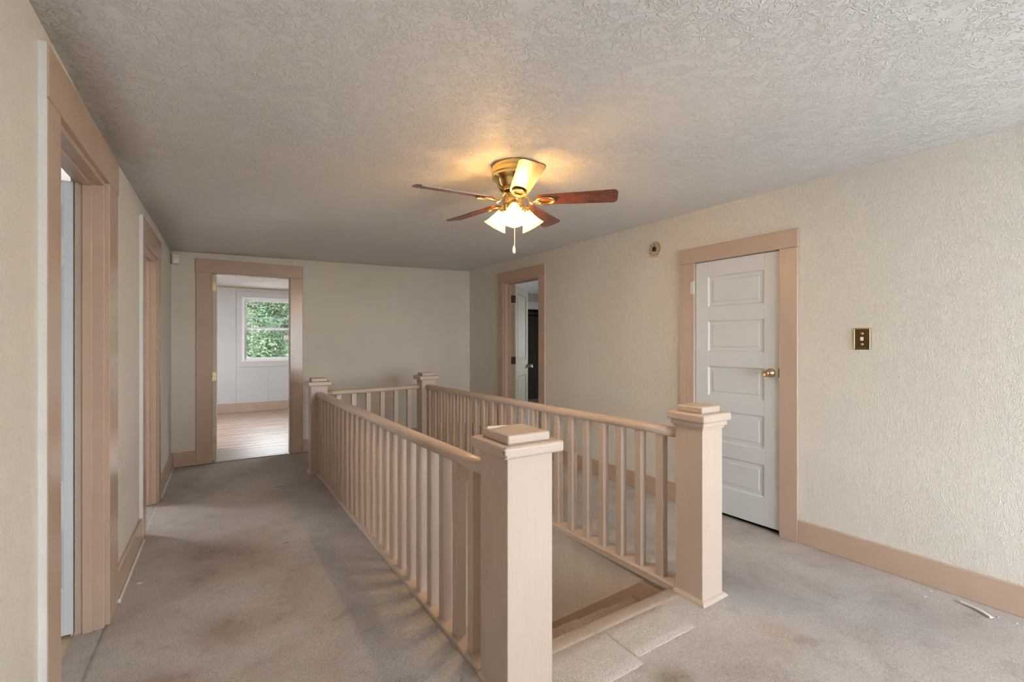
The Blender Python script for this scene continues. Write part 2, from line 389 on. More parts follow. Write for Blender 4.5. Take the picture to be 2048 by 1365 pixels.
# floor: carpet with the stair opening
OX0, OX1, OY0, OY1 = 0.985, 2.125, 1.68, 5.19
def carpet_z(x, y):
    z = 0.004*math.sin(x*2.1+y*1.3)*math.sin(y*0.9) + 0.0015*math.sin(x*9+y*4)
    z += 0.016*math.exp(-((y-4.62-0.35*(x+0.4))**2)/0.012)*math.exp(-((x+0.35)/0.28)**2)   # ruck by the far left doorway
    dx = min(abs(x+0.49), abs(x-3.35)); f = min(1, dx/0.25)
    do = max(OX0-0.1-x, x-OX1-0.08, OY0-y, y-OY1-0.1); f2 = min(1, max(0, do)/0.2)
    return z*f*f2
xs = [-0.49+0.04*i for i in range(200)]
xl = sorted(set([round(v, 4) for v in [-0.49+0.05*i for i in range(78)] if v < 3.38] + [-0.47, -0.43, 0.90, 0.94, OX0, 2.09, OX1, 2.17, 3.40]))
yl = sorted(set([round(YF+0.06*i, 4) for i in range(138) if YF+0.06*i < 6.2] + [OY0, OY0-0.03, OY1, OY1+0.04, 6.23]))
bm = bmesh.new(); gv = {}
def gvt(i, j):
    if (i, j) not in gv: gv[(i, j)] = bm.verts.new((xl[i], yl[j], carpet_z(xl[i], yl[j])))
    return gv[(i, j)]
for i in range(len(xl)-1):
    for j in range(len(yl)-1):
        mx_, my_ = (xl[i]+xl[i+1])/2, (yl[j]+yl[j+1])/2
        if OX0 < mx_ < OX1 and OY0 < my_ < OY1: continue
        bm.faces.new((gvt(i, j), gvt(i+1, j), gvt(i+1, j+1), gvt(i, j+1)))
r = bmesh.ops.extrude_face_region(bm, geom=bm.faces[:])
bmesh.ops.translate(bm, verts=[v for v in r['geom'] if isinstance(v, bmesh.types.BMVert)], vec=(0, 0, -0.05))
flr = obj('floor', bm, 'carpet', smooth=False, kind='structure', label='worn beige carpet on the landing floor')
for p in flr.data.polygons:
    if p.normal.z > 0.9: p.use_smooth = True

# baseboards
def baseboard(name, T, segs, h=0.155, th=0.018, strip=None, label=None, mat='trim_tan'):
    root = empty(name, T(segs[0][0], 0, 0), label, kind='structure')
    for a, b_ in segs:
        bm = B(T, a, b_, -th, 0.0, 0.0, h, 0.004, 2); obj('board', bm, mat, root)
        if strip:
            bm = B(T, a, b_, -th-0.012, -th, 0.0, 0.022, 0.004, 2); obj('shoe_moulding', bm, strip, root)
    return root
CW1, CW2, CWR = 0.14, 0.14, 0.12
baseboard('baseboard_left', TL, [(YF, D1[0]-CW1), (D1[1]+CW1+0.07, D2[0]-CW2), (D2[1]+CW2, 6.22)], 0.165, strip='white_edge', label='tan baseboard along the left wall with worn whitish bottom edge')
baseboard('baseboard_back', TB, [(-0.472, DB[0]-0.15), (DB[1]+0.142, 3.16)], 0.16, label='tan baseboard along the far wall')
baseboard('baseboard_right', TR, [(YF, DC[0]-0.121), (DC[1]+0.134, DR[0]-0.12), (DR[1]+0.12, 6.2)], 0.155, label='tan baseboard along the right wall')
baseboard('baseboard_front', TF, [(-0.47, 3.4)], 0.155, label='tan baseboard on the wall behind the camera')

# cased doorways
def doorway(name, T, s0, s1, zh, w0, w1, hh, wt, label, th=0.02, jamb=0.0, stops=True, mat='trim_tan', edge=None, jambs=True, sm=None, jt=0.022):
    root = empty(name, T((s0+s1)/2, 0, 0), label, kind='structure')
    mat_side = sm or mat
    obj('side_casing', B(T, s0-w0, s0, -th, 0, 0, zh, 0.003, 1), mat_side, root)
    obj('side_casing', B(T, s1, s1+w1, -th, 0, 0, zh, 0.003, 1), mat_side, root)
    obj('head_casing', B(T, s0-w0-0.004, s1+w1+0.004, -th-0.003, 0, zh, zh+hh, 0.003, 1), mat, root)
    if jambs:
        obj('jamb', B(T, s0-0.002, s0+jt, -0.004, wt, 0, zh, 0.002), mat, root)
        obj('jamb', B(T, s1-jt, s1+0.002, -0.004, wt, 0, zh, 0.002), mat, root)
        obj('head_jamb', B(T, s0+jt, s1-jt, -0.004, wt, zh-jt, zh+0.001, 0.002), mat, root)
    if stops:
        a, b_ = wt*0.38, wt*0.38+0.035
        obj('door_stop', B(T, s0+jt, s0+jt+0.012, a, b_, 0, zh-jt, 0.002), mat, root)
        obj('door_stop', B(T, s1-jt-0.012, s1-jt, a, b_, 0, zh-jt, 0.002), mat, root)
        obj('door_stop', B(T, s0+jt+0.012, s1-jt-0.012, a, b_, zh-jt-0.012, zh-jt, 0.002), mat, root)
    if edge:
        obj('unpainted_edge', B(T, s0-w0-0.009, s0-w0-0.0045, -th+0.001, -0.0, 0, zh+hh), edge, root, 'whitish unpainted outer edge')
    return root
doorway('trim_1', TL, D1[0], D1[1], D1[2], CW1, CW1+0.07, 0.17, WT-0.018, 'tan casing of the nearest doorway in the left wall', edge='white_edge')
doorway('trim_2', TL, D2[0], D2[1], D2[2], CW2, CW2, 0.17, WT-0.018, 'tan casing of the far doorway in the left wall', edge='white_edge')
doorway('trim_3', TB, DB[0], DB[1], DB[2], 0.15, 0.142, 0.15, WT, 'tan casing of the doorway to the bright bedroom', stops=False, jt=0.004)
doorway('trim_4', TR, DR[0], DR[1], DR[2], 0.117, 0.125, 0.128, WT+0.03, 'tan casing of the doorway in the right wall with open cream door')
doorway('trim_5', TR, DC[0], DC[1], DC[2], 0.121, 0.134, 0.125, 0.14, 'tan casing around the closed white door', stops=False, jambs=False, mat='trim_tan_rough')

# hinges on the empty bedroom jamb

# ---------------------------------------------------------------- doors
def rings_panel(bm, T, s0, s1, z0, z1, rings, sign):
    prev = None
    for ins, dep in rings:
        cur = [bm.verts.new(T(a, sign*dep, c)) for a, c in ((s0+ins, z0+ins), (s1-ins, z0+ins), (s1-ins, z1-ins), (s0+ins, z1-ins))]
        if prev:
            for i in range(4): bm.faces.new((prev[i], prev[(i+1) % 4], cur[(i+1) % 4], cur[i]))
        prev = cur
    bm.faces.new(prev)
def door_leaf(root, T, w, z0, z1, t, panels, st, mat):
    """T local: s from 0..w, o from 0 (visible face) .. t; panels list of (z0,z1)"""
    bm = bmesh.new()
    box(bm, T, 0, st, 0, t, z0, z1, 0.0015); box(bm, T, w-st, w, 0, t, z0, z1, 0.0015)
    zz = z0
    for a, b_ in panels:
        box(bm, T, st, w-st, 0, t, zz, a, 0.001); zz = b_
    box(bm, T, st, w-st, 0, t, zz, z1, 0.001)
    obj('door_frame', bm, mat, root)
    for a, b_ in panels:
        bm = bmesh.new(); R = [(0.0, 0.001), (0.005, 0.003), (0.011, 0.010), (0.036, 0.010), (0.042, 0.006), (0.046, 0.0055)]
        rings_panel(bm, T, st, w-st, a, b_, R, 1)
        T2 = lambda s, o, z: T(s, t-o, z)
        rings_panel(bm, T2, st, w-st, a, b_, R, 1)
        obj('panel', bm, mat, root)
def knob(root, T, s, o, z, dirn, mat, r=0.027):
    c = T(s, o, z); d = (T(s, o+dirn, z)-c).normalized()
    M = Matrix.Translation(c) @ d.to_track_quat('Z', 'Y').to_matrix().to_4x4()
    bm = bmesh.new(); lathe(bm, M, [(0.034, 0), (0.034, 0.004), (0.031, 0.010), (0.022, 0.018), (0.016, 0.024), (0.013, 0.045)], 24); ro = obj('rose', bm, mat, root, smooth=True)
    bm = bmesh.new(); lathe(bm, M, [(0.012, 0.040), (0.018, 0.046), (r*0.95, 0.056), (r, 0.066), (r*0.95, 0.078), (r*0.75, 0.085), (r*0.6, 0.085), (0.010, 0.081)], 24); obj('knob', bm, mat, root, smooth=True)

# closed white five-panel door
d1 = empty('door_1', TR(2.05, 0, 0), 'closed white door with five raised panels and brass knob in right wall', kind='structure')
TD = lambda s, o, z: TR(DC[0]+0.006+s, o+0.002, z)
pz = [(0.235, 0.478), (0.590, 0.835), (0.946, 1.186), (1.302, 1.551), (1.662, 1.912)]
door_leaf(d1, TD, DC[1]-DC[0]-0.010, 0.032, 2.030, 0.036, pz, 0.108, 'door_white')
knob(d1, TD, 0.062, 0.0, 1.155, -1, 'brass_aged')
obj('keyhole_plate', B(TD, 0.045, 0.075, -0.002, 0.0, 1.04, 1.115, 0.001), 'door_white', d1)
obj('strike_plate', B(TR, DC[0]-0.004, DC[0]+0.004, -0.023, -0.004, 1.125, 1.19, 0.001), 'brass_dark', d1, 'dark metal strike plate')
for z in (1.83, 0.35):
    bm = B(TR, DC[1]-0.002, DC[1]+0.03, -0.0235, -0.019, z-0.05, z+0.05, 0.001); tube(bm, [TR(DC[1]-0.002, -0.024, z-0.055), TR(DC[1]-0.002, -0.024, z+0.055)], 0.006, 8)
    obj('hinge', bm, 'door_white', d1, 'white painted hinge')
# dark space behind the closed door
bm = B(TR, DC[0]-0.05, DC[1]+0.05, 0.75, 0.77, -0.05, 2.2); box(bm, TR, DC[0]-0.07, DC[0]-0.05, 0.15, 0.77, -0.05, 2.2); box(bm, TR, DC[1]+0.05, DC[1]+0.07, 0.15, 0.77, -0.05, 2.2)
box(bm, TR, DC[0]-0.07, DC[1]+0.07, 0.0, 0.77, -0.07, -0.051); box(bm, TR, DC[0]-0.07, DC[1]+0.07, 0.15, 0.77, 2.2, 2.22)
obj('trim_6', bm, 'dark_paint', kind='structure', label='dark backing of the closet behind the closed white door')

# open cream door of the right-hand room
hx = TR(DR[1]-0.03, WT+0.045, 0); fe = Vector((0.59, 0.549, 0)).normalized()
TD2 = frame((hx.x+fe.x*0.016, hx.y+fe.y*0.016), (fe.x, fe.y), (-fe.y, fe.x))
d2 = empty('door_2', hx, 'open cream panel door swung into the room beyond the right wall', kind='structure')
door_leaf(d2, TD2, 0.76, 0.02, 2.165, 0.035, [(0.2, 0.90), (1.12, 2.06)], 0.11, 'door_cream')
knob(d2, TD2, 0.70, 0.0, 1.02, -1, 'brass_aged'); knob(d2, lambda s, o, z: TD2(s, 0.035-o, z), 0.70, 0.0, 1.02, -1, 'brass_aged')
for z in (1.97, 1.13, 0.29):
    bm = B(TR, DR[1]-0.0255, DR[1]-0.0225, WT-0.03, WT+0.035, z-0.05, z+0.05, 0.001)
    c = TR(DR[1]-0.03, WT+0.040, z); tube(bm, [c-Vector((0, 0, 0.052)), c+Vector((0, 0, 0.052))], 0.006, 8)
    box(bm, TD2, 0.0, 0.003, -0.002, 0.034, z-0.05, z+0.05)
    obj('hinge', bm, 'bronze_rust', d2, 'rusty bronze hinge')

# white door standing open inside the nearest left doorway (seen edge on beyond the jamb)
TD3 = frame((-0.598, D1[1]-0.012), (-1, 0), (0, 1))
d3 = empty('door_3', (-0.598, D1[1]-0.01, 0), 'white panel door swung open inside the nearest left doorway', kind='structure')
door_leaf(d3, TD3, 0.72, 0.006, 2.13, 0.036, [(0.22, 0.50), (0.72, 1.73), (1.86, 2.02)], 0.034, 'door_white')
for z in (1.80, 0.50+0.11):
    bm = bmesh.new()
    for k in range(5): box(bm, TD3, 0.030, 0.07, -0.003, 0.0, z-0.055+k*0.022, z-0.036+k*0.022, 0.001)
    obj('hinge', bm, 'white_edge', d3, 'chipped white painted hinge leaf')

# bedroom door, swung right back: only its hinge edge shows
TD4 = frame((DB[0]+0.041, 6.262), (0, 1), (-1, 0))
d4 = empty('door_4', (DB[0]+0.02, 6.262, 0), 'cream door of the bedroom swung fully open, seen edge on with brass hinges', kind='structure')
door_leaf(d4, TD4, 0.76, 0.012, 2.155, 0.035, [(0.235, 0.478), (0.590, 0.835), (0.946, 1.186), (1.302, 1.551), (1.662, 1.912)], 0.11, 'door_cream')
for z in (2.02, 0.985, 0.27):
    h = obj('hinge', B(TW, DB[0]+0.007, DB[0]+0.040, 6.2585, 6.2625, z-0.05, z+0.05, 0.0008), 'brass_aged', d4, 'brass hinge')
    bm = bmesh.new(); tube(bm, [(DB[0]+0.002, 6.196, z-0.052), (DB[0]+0.002, 6.196, z+0.052)], 0.007, 10)
    obj('knuckle', bm, 'brass_aged', h)
    for dz in (-0.03, 0.0, 0.03): obj('screw', B(TW, DB[0]+0.02, DB[0]+0.027, 6.2575, 6.2587, z+dz-0.0035, z+dz+0.0035), 'brass_dark', h)

# ---------------------------------------------------------------- rooms beyond
# bedroom
BX0, BX1, BY0, BY1 = -2.0, 3.0, 6.34, 10.45
wf = wall('wall_far', TBF, BX0-0.12, BX1+0.12, -0.02, 2.50, [(BW[0], BW[1], BW[2], BW[3])], 0.12, 'panel_grey', label='pale grey panelled wall of the bedroom with window')
def wp(a, b_, z0, z1):
    obj('wall_panel', B(TBF, a+0.0015, b_-0.0015, -0.006, 0, z0, z1, 0.0015), 'panel_grey', wf)
wp(-1.995, -1.01, 0, 2.47); wp(-1.01, 0.205, 0, 2.47)
wp(0.205, 0.756, 0, BW[2]-0.02); wp(0.756, 1.42, 0, BW[2]-0.02); wp(0.205, 1.42, BW[3]+0.02, 2.47); wp(1.42, 2.64, 0, 2.47)
wall('wall_far_left', frame((BX0, 0), (0, 1), (-1, 0)), BY0, BY1+0.12, -0.02, 2.5, [(7.35, 9.25, 0.75, 2.25)], 0.12, 'panel_grey', label='grey side wall of the bedroom')
wall('wall_far_right', frame((BX1, 0), (0, 1), (1, 0)), BY0, BY1+0.12, -0.02, 2.5, [(7.35, 9.25, 0.75, 2.25)], 0.12, 'panel_grey', label='grey wall closing the bedroom on the right')
wall('wall_back_left', TB, BX0-0.12, -0.49, -0.02, 2.5, [], WT, 'panel_grey', label='bedroom side wall left of the hall')
obj('ceiling', B(TW, BX0-0.12, BX1+0.12, 6.32, BY1+0.12, 2.47, 2.53), 'ceiling_pink', kind='structure', label='pinkish white textured ceiling of the bedroom')
fb = obj('floor', B(TW, BX0-0.12, BX1+0.12, 6.23, BY1+0.1, -0.06, -0.022), 'raw_wood', kind='structure', label='wooden plank floor of the bedroom')
bm = bmesh.new(); y = 6.235; k = 0
while y < BY1-0.001:
    y2 = min(y+0.083, BY1); x = BX0 - random.random()*1.2
    while x < BX1:
        x2 = x+1.2+random.random()*1.6; dz = random.uniform(-0.0012, 0.0012)
        box(bm, TW, max(x, BX0)+0.001, min(x2, BX1)-0.001, y+0.001, y2-0.001, -0.022, -0.001+dz)
        x = x2
    y = y2
obj('floor_plank', bm, 'worn_planks', fb, 'worn reddish brown floor boards', kind='stuff')
baseboard('baseboard_far', TBF, [(BX0, BX1)], 0.185, 0.02, label='tan baseboard under the bedroom window')
obj('trim_7', B(TBF, BX0, BX1, -0.02, 0, 2.445, 2.47, 0.004), 'trim_tan', kind='structure', label='thin brown moulding at the top of the bedroom wall')
obj('trim_8', B(TB, DB[0]+0.022, DB[1]-0.022, 0.0, 0.06, -0.01, 0.006, 0.004, 2), 'worn_planks', kind='structure', label='wooden threshold at the bedroom doorway')

def window(name, T, s0, s1, z0, z1, label, cas=0.09, casmat='panel_grey', rich=True):
    root = empty(name, T((s0+s1)/2, 0, z0), label, kind='structure')
    th = 0.022
    obj('side_casing', B(T, s0-cas, s0, -th, 0, z0, z1, 0.003), casmat, root)
    obj('side_casing', B(T, s1, s1+cas, -th, 0, z0, z1, 0.003), casmat, root)
    obj('head_casing', B(T, s0-cas, s1+cas, -th, 0, z1, z1+cas*1.2, 0.003), casmat, root)
    obj('sill_casing', B(T, s0-cas, s1+cas, -th, 0, z0-cas*1.2, z0, 0.003), casmat, root)
    fw = 0.045; bm = bmesh.new()
    box(bm, T, s0, s0+fw, -0.03, 0.09, z0, z1, 0.003); box(bm, T, s1-fw, s1, -0.03, 0.09, z0, z1, 0.003)
    box(bm, T, s0+fw, s1-fw, -0.03, 0.09, z1-fw, z1, 0.003); box(bm, T, s0+fw, s1-fw, -0.035, 0.09, z0, z0+fw, 0.003)
    obj('frame', bm, 'white_vinyl', root)
    zm = (z0+z1)/2+0.02; sw = 0.032
    for nm, o0, a, b_ in (('upper_sash', 0.045, zm-0.02, z1-fw), ('lower_sash', 0.005, z0+fw, zm+0.02)):
        bm = bmesh.new()
        box(bm, T, s0+fw, s0+fw+sw, o0, o0+0.03, a, b_, 0.002); box(bm, T, s1-fw-sw, s1-fw, o0, o0+0.03, a, b_, 0.002)
        box(bm, T, s0+fw+sw, s1-fw-sw, o0, o0+0.03, a, a+sw, 0.002); box(bm, T, s0+fw+sw, s1-fw-sw, o0, o0+0.03, b_-sw, b_, 0.002)
        so = obj(nm, bm, 'white_vinyl', root)
        obj('pane', B(T, s0+fw+sw, s1-fw-sw, o0+0.013, o0+0.017, a+sw, b_-sw), 'window_glass', so)
        if rich:
            obj('sticker', B(T, s0+fw+sw+0.045, s0+fw+sw+0.185, o0+0.0118, o0+0.0128, b_-sw-0.075, b_-sw-0.04), 'paper', so, 'white rectangular glass sticker')
    return root
window('window_1', TBF, BW[0], BW[1], BW[2], BW[3], 'white vinyl sash window looking onto green trees in the bedroom')
window('added_window_2', frame((BX0, 0), (0, 1), (-1, 0)), 7.35, 9.25, 0.75, 2.25, 'unseen white sash window added for light in the left bedroom side wall', rich=False)  # out of view, added to brighten the bedroom walls
window('added_window_6', frame((BX1, 0), (0, 1), (1, 0)), 7.35, 9.25, 0.75, 2.25, 'unseen white sash window added for light in the right bedroom side wall', rich=False)  # second unseen side window, put in for more bedroom light
window('window_3', TF, *FWS[0], 'left white sash window behind the camera', casmat='trim_tan', rich=False)
window('window_7', TF, *FWS[1], 'right white sash window behind the camera', casmat='trim_tan', rich=False)

# ornament hanging in the bedroom window
orn = empty('window_ornament', (1.085, 10.41, 1.44), 'small white tag with leafy top hanging in front of the bedroom window', 'ornament')
obj('tag', B(TW, 1.035, 1.135, 10.405, 10.412, 1.435, 1.525, 0.003), 'paper', orn)
bm = bmesh.new()
for a in range(5):
    an = PI*0.5+(a-2)*0.75; c = Vector((1.08, 10.408, 1.545)); d = Vector((math.cos(an), 0, math.sin(an))); s = Vector((-d.z, 0, d.x))
    loft(bm, [[c+d*t+s*w*q+Vector((0, e, 0)) for q, e in ((-1, -0.003), (1, -0.003), (1, 0.003), (-1, 0.003))] for t, w in ((0, 0.008), (0.022, 0.014), (0.045, 0.003))])
obj('leafy_top', bm, 'paper', orn)
obj('cord', tube(bmesh.new(), [(1.08, 10.41, 1.55), (1.08, 10.425, 1.66)], 0.0015, 6), 'paper', orn)

# left-hand rooms
LX0 = -3.2
wall('wall_left_outer', frame((LX0, 0), (0, 1), (-1, 0)), 0.9, 6.34, -0.02, 2.5, [(1.6, 2.2, 0.95, 1.95)], 0.12, 'wall_smooth', label='outer wall of the rooms behind the left doorways')
wall('wall_left_end', frame((0, 1.0), (1, 0), (0, -1)), LX0, -0.61, -0.02, 2.5, [], 0.1, 'wall_smooth', label='near end wall of the left-hand room')
wall('wall_left_middle', frame((0, 3.45), (1, 0), (0, 1)), LX0, -0.61, -0.02, 2.5, [], 0.1, 'wall_smooth', label='partition between the two left-hand rooms')
obj('ceiling', B(TW, LX0-0.12, -0.60, 0.9, 6.3, 2.47, 2.53), 'ceiling_white', kind='structure', label='ceiling of the left-hand rooms')
obj('floor', B(TW, LX0-0.12, -0.592, 0.9, 3.5, -0.06, -0.012), 'linoleum', kind='structure', label='pale yellow floor of the nearest left-hand room')
obj('floor', B(TW, LX0-0.12, -0.492, 3.5, 6.3, -0.06, -0.001), 'carpet', kind='structure', label='carpeted floor of the far left-hand room')
obj('carpet_strip', B(TW, -0.592, -0.489, D1[0]+0.02, D1[1]-0.02, -0.05, -0.0005), 'carpet', flr)
window('window_4', frame((LX0, 0), (0, 1), (-1, 0)), 1.6, 2.2, 0.95, 1.95, 'white sash window in the left-hand room', rich=False)

# right-hand room
RX1, RY0, RY1 = 7.0, 3.6, 8.45
wall('wall_right_outer', frame((RX1, 0), (0, 1), (1, 0)), RY0-0.1, RY1+0.9, -0.02, 2.5, [(5.7, 6.7, 0.9, 2.1)], 0.12, 'wall_smooth', label='outer wall of the right-hand room')
wall('wall_right_end', frame((0, RY0), (1, 0), (0, -1)), 3.40, RX1, -0.02, 2.5, [], 0.1, 'wall_smooth', label='near end wall of the right-hand room')
wall('wall_right_back', frame((0, RY1), (1, 0), (0, 1)), 3.1, RX1, -0.02, 2.5, [(5.45, 6.5, -0.02, 2.13)], 0.1, 'wall_smooth', label='back wall of the right-hand room with dark closet')
wall('wall_right_inner', frame((3.13, 0), (0, 1), (-1, 0)), 6.34, RY1, -0.02, 2.5, [], 0.06, 'wall_smooth', label='side wall of the right-hand room')
obj('ceiling', B(TW, 3.30, RX1+0.12, RY0-0.1, RY1+0.9, 2.485, 2.54), 'ceiling_white', kind='structure', label='ceiling of the right-hand room')
obj('floor', B(TW, 3.36, RX1+0.12, RY0-0.1, RY1+0.9, -0.06, -0.008), 'pale_floor', kind='structure', label='pale bluish floor of the right-hand room')
window('window_5', frame((RX1, 0), (0, 1), (1, 0)), 5.7, 6.7, 0.9, 2.1, 'white sash window in the right-hand room', rich=False)
r = empty('trim_9', (5.97, RY1, 0), 'white casing of the dark closet in the right-hand room', kind='structure')
TRB = frame((0, RY1), (1, 0), (0, 1))
obj('head_casing', B(TRB, 5.33, 6.62, -0.02, 0, 2.13, 2.29, 0.003), 'white_vinyl', r)
obj('side_casing', B(TRB, 5.33, 5.45, -0.02, 0, 0, 2.13, 0.003), 'white_vinyl', r)
obj('side_casing', B(TRB, 6.5, 6.62, -0.02, 0, 0, 2.13, 0.003), 'white_vinyl', r)
bm = bmesh.new()
box(bm, TRB, 5.3, 6.7, 0.75, 0.8, -0.008, 2.4); box(bm, TRB, 5.3, 5.35, 0.1, 0.75, -0.008, 2.4); box(bm, TRB, 6.65, 6.7, 0.1, 0.75, -0.008, 2.4); box(bm, TRB, 5.3, 6.7, 0.1, 0.75, 2.4, 2.42)
obj('trim_10', bm, 'dark_paint', kind='structure', label='dark grey inside of the closet beyond the right doorway')
r = empty('closet_rod', (5.9, RY1+0.4, 1.95), 'black clothes rod inside the dark closet', 'rod')
obj('rod', tube(bmesh.new(), [(5.35, RY1+0.4, 2.02), (6.65, RY1+0.4, 2.02)], 0.018, 10), 'black', r)
obj('shelf', B(TRB, 5.35, 6.65, 0.25, 0.74, 2.06, 2.08, 0.002), 'dark_paint', r)

# ================================================================== staircase
bm = bmesh.new()
box(bm, TW, OX1, OX1+0.06, OY0-0.2, OY1+0.25, -2.8, -0.05)
obj('wall_stair_right', bm, 'stair_plaster', kind='structure', label='textured plaster wall inside the stairwell under the right railing')
obj('wall_stair_left', B(TW, OX0-0.06, OX0, OY0-0.2, OY1+0.25, -2.8, -0.05), 'stair_plaster', kind='structure', label='textured plaster wall inside the stairwell under the left railing')
wall('wall_stair_back', frame((0, OY1+0.1), (1, 0), (0, 1)), OX0-0.06, OX1+0.06, -2.8, -0.05, [(OX0+0.05, OX1-0.05, -2.3, -0.75)], 0.06, 'stair_plaster', label='plaster wall at the bottom end of the stairwell with an added, unseen daylight opening')  # the unseen opening is added to let daylight into the stairwell
obj('wall_stair_front', B(TW, OX0, OX1, OY0-0.2, OY0-0.14, -2.8, -0.05), 'stair_plaster', kind='structure', label='plaster wall under the top stair')
obj('floor', B(TW, OX0-0.06, OX1+0.06, OY0-0.2, OY1+0.16, -2.86, -2.80), 'linoleum', kind='structure', label='lower floor at the foot of the stairs')
stair = empty('staircase', (1.55, OY0, -2.8), 'brown carpeted stairs going down between the railings', 'staircase')
RUN, RISE = 0.258, 0.2
def step_mesh(i):
    """one carpeted step with a rounded soft nosing"""
    y0 = OY0+RUN*i; z = -RISE*(i+1)+0.03; bm = bmesh.new()
    ys = y0-0.03 if i else y0+0.012
    prof = [(ys, z-0.02), (ys, z), (y0+RUN-0.02, z+0.002)]
    for a in range(7):
        an = PI/2 - a*PI/6; prof.append((y0+RUN-0.005+0.028*math.cos(an)*1.0, z-0.026+0.028*math.sin(an)))
    prof += [(y0+RUN-0.012, z-0.06), (y0+RUN-0.012, z-RISE+0.0), (y0+RUN-0.03, z-RISE+0.0), (y0+RUN-0.03, z-0.06), (y0+RUN-0.06, z-0.02)]
    xs_ = [OX0+0.022, OX0+0.05, 1.2, 1.5, 1.8, OX1-0.06, OX1-0.022]
    rings = []
    for q, x in enumerate(xs_):
        wob = 0.004*math.sin(q*2.3+i)
        rings.append([Vector((x, py+(wob if py > y0+RUN-0.03 else 0), pz_+wob*0.5)) for py, pz_ in prof])
    loft(bm, rings); return bm
for i in range(13):
    obj('step', step_mesh(i), 'carpet_edge', stair, smooth=True)
# wooden skirt boards following the slope
for nm, xa, xb, lb in (('trim_11', OX1-0.02, OX1, 'tan skirt board sloping down the right stairwell wall'), ('trim_12', OX0, OX0+0.015, 'tan skirt board sloping down the left stairwell wall')):
    bm = bmesh.new(); ya, yb = OY0-0.13, OY0+3.3; sl = RISE/RUN
    top = lambda y: -0.058-(y-1.888)*0.797
    pts = [(ya, -0.052), (1.88, -0.052), (yb, top(yb)), (yb, top(yb)-0.55), (ya, -0.65)]
    loft(bm, [[Vector((x, a, b_)) for a, b_ in pts] for x in (xa, xb)])
    obj(nm, bm, 'trim_tan', None, lb, kind='structure')

# ================================================================== railing
rail = empty('stair_railing', (1.5, 3.4, 0), 'peach painted wooden railing with square balusters around the stairwell', 'railing')
def newel(x0, x1, y0, y1, ztop, cov, lbl, lean=0.0):
    cx, cy, w, dpt = (x0+x1)/2, (y0+y1)/2, x1-x0, y1-y0
    zc = ztop-0.035    # top of the cap plate
    Tn = lambda x, y, z: Vector((x-lean*z, y, z))
    p = obj('newel_post', B(Tn, x0, x1, y0, y1, 0.0, zc-0.04, 0.004, 2), 'rail_tan', rail, lbl)
    o = 0.034
    if cov:
        bm = bmesh.new()
        for (e, a, b_) in ((0.008, zc-0.085, zc-0.068), (0.018, zc-0.070, zc-0.045)): box(bm, Tn, x0-e, x1+e, y0-e, y1+e, a, b_, 0.005, 2)
        obj('cap_moulding', bm, 'rail_tan', p)
    bm = bmesh.new(); box(bm, Tn, x0-o, x1+o, y0-o, y1+o, zc-0.045, zc, 0.011, 4)
    obj('cap_plate', bm, 'rail_tan', p)
    q = -0.006
    obj('cap_block', B(Tn, x0-q, x1+q, y0-q, y1+q, zc-0.002, ztop, 0.009, 4), 'rail_tan', p)
    return p
NL = newel(0.898, 1.109, 1.45, 1.665, 1.021, False, 'thickest newel post, nearest the camera', lean=0.0)
NR = newel(2.113, 2.286, 1.477, 1.647, 1.033, True, 'newel post beside the white door')
FL = newel(0.764, 0.930, 5.117, 5.287, 0.999, False, 'newel post beside the bedroom doorway')
FR = newel(1.972, 2.143, 5.10, 5.27, 1.016, False, 'newel post at the far right corner of the stairwell')
def basemould(p, x0, x1, y0, y1, s=0.022, sides='fr'):
    bm = bmesh.new()
    def wedge(pts_a, pts_b): loft(bm, [[Vector(v) for v in pts_a], [Vector(v) for v in pts_b]])
    # front (-y) and sides as quarter mouldings
    pr = [(0, 0.0), (s, 0.0), (s*0.9, s*0.35), (s*0.55, s*0.75), (0, s)]
    wedge([(x0-a, y0-a, z) for a, z in pr], [(x1+a, y0-a, z) for a, z in pr])
    wedge([(x0-a, y0-a, z) for a, z in pr], [(x0-a, y1, z) for a, z in pr])
    wedge([(x1+a, y0-a, z) for a, z in pr], [(x1+a, y1, z) for a, z in pr])
    obj('base_moulding', bm, 'rail_tan', p)
basemould(NL, 0.898, 1.109, 1.45, 1.665, 0.014); basemould(NR, 2.113, 2.286, 1.477, 1.647); basemould(FL, 0.764, 0.93, 5.117, 5.287, 0.02); basemould(FR, 1.972, 2.143, 5.1, 5.27, 0.012)
# chipped corner of the near cap
bm = bmesh.new()
for k in range(16):
    z = 0.938+0.05*random.random(); a = random.uniform(-0.003, 0.005); c = Vector((0.868+a*0.8, 1.420+random.uniform(-0.003, 0.004), z)); s = random.uniform(0.002, 0.0045)
    box(bm, lambda x, y, zz: c+Matrix.Rotation(k*1.1, 3, 'Y') @ Vector((x, y, zz)), -s, s, -s*0.6, s*0.6, -s, s)
obj('chipped_corner', bm, 'raw_wood', NL, 'broken corner showing bare wood')

